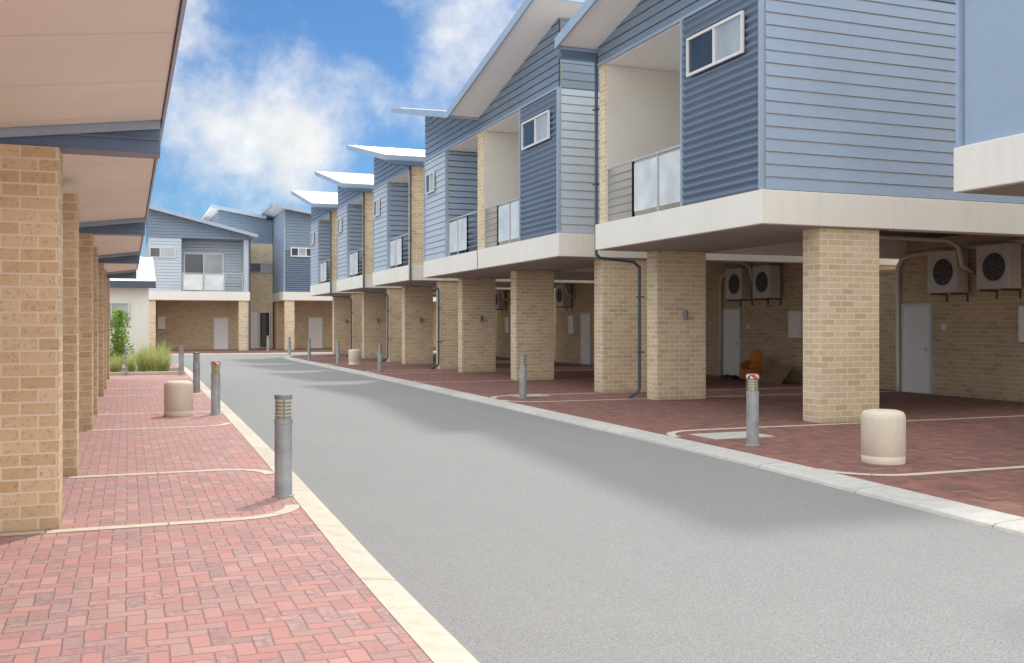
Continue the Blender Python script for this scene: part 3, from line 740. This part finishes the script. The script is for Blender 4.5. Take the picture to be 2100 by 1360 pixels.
for (x, y) in ((.84, 18.6), (8.6, 40.2)):
    c = P0.copy(); COL.objects.link(c); c.location = (x, y, 0); c.rotation_euler[2] = random.random()*6

# ------------------------------------------------------------------ garden
def leafmat(name, c1, c2):
    m, nt, b = newmat(name)
    oi = nt.nodes.new('ShaderNodeNewGeometry')
    c = MIX(nt, oi.outputs['Random Per Island'], c1, c2); nt.links.new(c, b.inputs['Base Color'])
    b.inputs['Roughness'].default_value = .55
    tl = nt.nodes.new('ShaderNodeBsdfTranslucent'); nt.links.new(c, tl.inputs[0])
    mx = nt.nodes.new('ShaderNodeMixShader'); mx.inputs[0].default_value = .4
    nt.links.new(b.outputs[0], mx.inputs[1]); nt.links.new(tl.outputs[0], mx.inputs[2])
    nt.links.new(mx.outputs[0], nt.nodes['Material Output'].inputs[0])
    return m
GR = leafmat('grass_blade', (0.26, 0.36, 0.06), (0.64, 0.68, 0.22)); GR2 = leafmat('dry_grass_blade', (0.52, 0.50, 0.26), (0.72, 0.70, 0.46)); LF = leafmat('shrub_leaf', (0.16, 0.34, 0.05), (0.40, 0.58, 0.13))
def tussock(n, h, spread):
    m = MB()
    for i in range(n):
        a = random.random()*6.283; r0 = random.random()*.14; ln = h*(.5+.55*random.random()); out = spread*(.15+1.1*random.random())
        w = .009+.008*random.random(); px, py = r0*math.cos(a), r0*math.sin(a); d = (math.cos(a), math.sin(a)); t = (-d[1]*w, d[0]*w)
        mi = 1 if random.random() < .35 else 0; pts = []
        for k in range(5):
            q = k/4; x = px+d[0]*out*q**1.6; y = py+d[1]*out*q**1.6; z = ln*(q-.22*q**3*out/spread)
            s = 1-q*.9; pts.append(((x-t[0]*s, y-t[1]*s, z), (x+t[0]*s, y+t[1]*s, z)))
        base = len(m.v)
        for p in pts: m.v += [p[0], p[1]]
        for k in range(4): m.f.append((base+2*k, base+2*k+1, base+2*k+3, base+2*k+2)); m.m.append(mi)
    return m
vars_ = []
for i in range(3):
    o = tussock(300, 1.05+.08*i, .42).make('grass_tussock', [GR, GR2], recalc=False, label='clump of arching yellow-green ornamental grass in garden bed', category='grass plant', group='grass clumps in the garden bed')
    vars_.append(o)
spots = [(-.45, 34.9, .62), (.1, 35.0, .7), (.85, 34.95, .9), (1.2, 35.7, .8), (.45, 36.3, .9), (1.15, 36.9, 1.0), (-.3, 36.3, .7), (.7, 37.6, .95)]
for i, (x, y, s) in enumerate(spots):
    o = vars_[i] if i < 3 else vars_[i % 3].copy()
    if i >= 3: COL.objects.link(o)
    o.location = (x, y, 0); o.rotation_euler[2] = random.random()*6; o.scale = (s*.95, s*.95, s)
def shrub(x, y, h, w, n, label):
    e = thing('shrub', (x, y, 0), label, 'shrub')
    st = MB()
    for i in range(6):
        a = i*1.05; st.tube([(x, y, 0), (x+.15*w*math.cos(a), y+.15*w*math.sin(a), h*.4), (x+.4*w*math.cos(a), y+.4*w*math.sin(a), h*.8)], .015, 6)
    st.make('trunk', CARD, e)
    m = MB()
    for i in range(n):
        a = random.random()*6.28; q = random.random(); zz = h*(.1+.9*random.random()); rr = w*math.sqrt(q)*(1-.55*(zz/h)**2)*(.75+.4*math.sin(a*3+zz*4))
        c = Vector((x+rr*math.cos(a)*.7, y+rr*math.sin(a)*.7, zz)); d = Vector((random.gauss(0, 1), random.gauss(0, 1), random.gauss(.5, .8))).normalized(); u = d.cross(Vector((random.random(), random.random(), .3))).normalized()
        L = .1+.06*random.random(); W = .028
        m.face([c, c+d*L*.5+u*W, c+d*L, c+d*L*.5-u*W])
    m.make('foliage', LF, e, recalc=False)
shrub(-.3, 38.4, 2.1, .75, 1500, 'tall bright green leafy shrub in garden bed')
shrub(-1.1, 37.6, 1.6, .8, 1200, 'green leafy shrub behind ornamental grass')
sheet('garden_bed', [(-1.6, 34.3), (1.72, 34.3), (1.78, 39.6), (-1.6, 39.6)], .006, SOIL)
m = MB(); m.box(-1.7, 1.75, 34.12, 34.3, -.01, .1); m.make('garden_edging', KERB_L, bevel=.01, label='pale concrete edging in front of garden bed', category='garden edging')

# ------------------------------------------------------------------ camera, light, world
PHI = math.radians(21.03)
cam = bpy.data.cameras.new('camera'); co = bpy.data.objects.new('camera', cam); COL.objects.link(co)
co.location = (0, 0, 1.6); co.rotation_euler = (math.radians(90), 0, -PHI)
cam.sensor_width = 36; cam.lens = 2050/2100*36; cam.shift_y = -13/2100; cam.clip_end = 2000; cam.clip_start = .05
scene.camera = co
ts = Vector((3.5, 5.0, 8.0)).normalized()
sd = bpy.data.lights.new('sun', 'SUN'); sd.energy = 2.0; sd.angle = math.radians(3.5); sd.color = (1, .95, .87)
so = bpy.data.objects.new('sun', sd); COL.objects.link(so); so.rotation_euler = (-ts).to_track_quat('-Z', 'Y').to_euler(); so.location = (0, 0, 40)

w = bpy.data.worlds.new('World'); scene.world = w; w.use_nodes = True; nt = w.node_tree
for n in list(nt.nodes): nt.nodes.remove(n)
out = nt.nodes.new('ShaderNodeOutputWorld'); bg = nt.nodes.new('ShaderNodeBackground'); nt.links.new(bg.outputs[0], out.inputs[0])
sky = nt.nodes.new('ShaderNodeTexSky'); sky.sky_type = 'NISHITA'; sky.sun_disc = False
sky.sun_elevation = math.asin(ts.z); sky.sun_rotation = math.atan2(ts.x, ts.y); sky.air_density = 1.0; sky.dust_density = .3; sky.ozone_density = 2.5
tc = nt.nodes.new('ShaderNodeTexCoord'); D = tc.outputs['Generated']
blue = MIX(nt, 1.0, sky.outputs[0], (0.31, 0.48, 0.64), 'MULTIPLY')
def pdir(px, py):
    r = (px-1050)/2050; u = (667-py)/2050; a = PHI+math.atan(r); h = math.sqrt(1+r*r)
    return Vector((math.sin(a)*h, math.cos(a)*h, u)).normalized()
tot = None
for (px, py, rad, s) in ((615, 190, 4.0, .42), (680, 260, 3.2, .32), (560, 300, 3.8, .2), (400, 30, 5.0, .40), (340, 220, 4.0, .30), (980, 30, 5.5, .40), (910, 140, 3.4, .26), (440, 410, 4.0, .16), (790, 190, 3.6, -.34), (600, 40, 3.4, -.34), (720, 60, 3.4, -.25), (740, 380, 3.0, -.2), (500, 150, 2.4, -.2)):
    d = pdir(px, py); vm = nt.nodes.new('ShaderNodeVectorMath'); vm.operation = 'DOT_PRODUCT'
    nt.links.new(D, vm.inputs[0]); vm.inputs[1].default_value = d
    q = MR(nt, vm.outputs['Value'], math.cos(math.radians(rad*1.5)), 1.0, 0, s)
    tot = q if tot is None else M(nt, 'ADD', tot, q)
nz = NOISE(nt, D, 11, 8, .60)
n2 = NOISE(nt, D, 4.5, 3, .5)
sp = nt.nodes.new('ShaderNodeSeparateXYZ'); nt.links.new(D, sp.inputs[0])
# unseen cloud deck added overhead and behind for fill; broken cloud along the lane
up = MR(nt, sp.outputs[2], .36, .62, 0, 1, smooth=True)
bk = MR(nt, sp.outputs[1], .25, -.25, 0, 1, smooth=True)
fill_deck = M(nt, 'MAXIMUM', up, bk)
val = M(nt, 'ADD', M(nt, 'ADD', M(nt, 'MULTIPLY', M(nt, 'SUBTRACT', nz, .5), 2.0), M(nt, 'MULTIPLY', M(nt, 'SUBTRACT', n2, .5), .4)), M(nt, 'ADD', tot, M(nt, 'MULTIPLY', fill_deck, 1.0)))
mask = MR(nt, val, .02, .95, 0, 1, smooth=True)
shade = MR(nt, NOISE(nt, D, 16, 5, .6), .3, .7, .86, 1.06)
shade = M(nt, 'MULTIPLY', shade, M(nt, 'MULTIPLY_ADD', fill_deck, 0.9, 1.0))
cc = nt.nodes.new('ShaderNodeCombineColor')
for i, k in enumerate((6.4, 6.45, 6.45)): nt.links.new(M(nt, 'MULTIPLY', shade, k), cc.inputs[i])
fin = MIX(nt, mask, blue, cc.outputs[0])
nt.links.new(fin, bg.inputs[0]); bg.inputs[1].default_value = 0.15

scene.view_settings.view_transform = 'Standard'; scene.view_settings.look = 'None'; scene.view_settings.exposure = 0
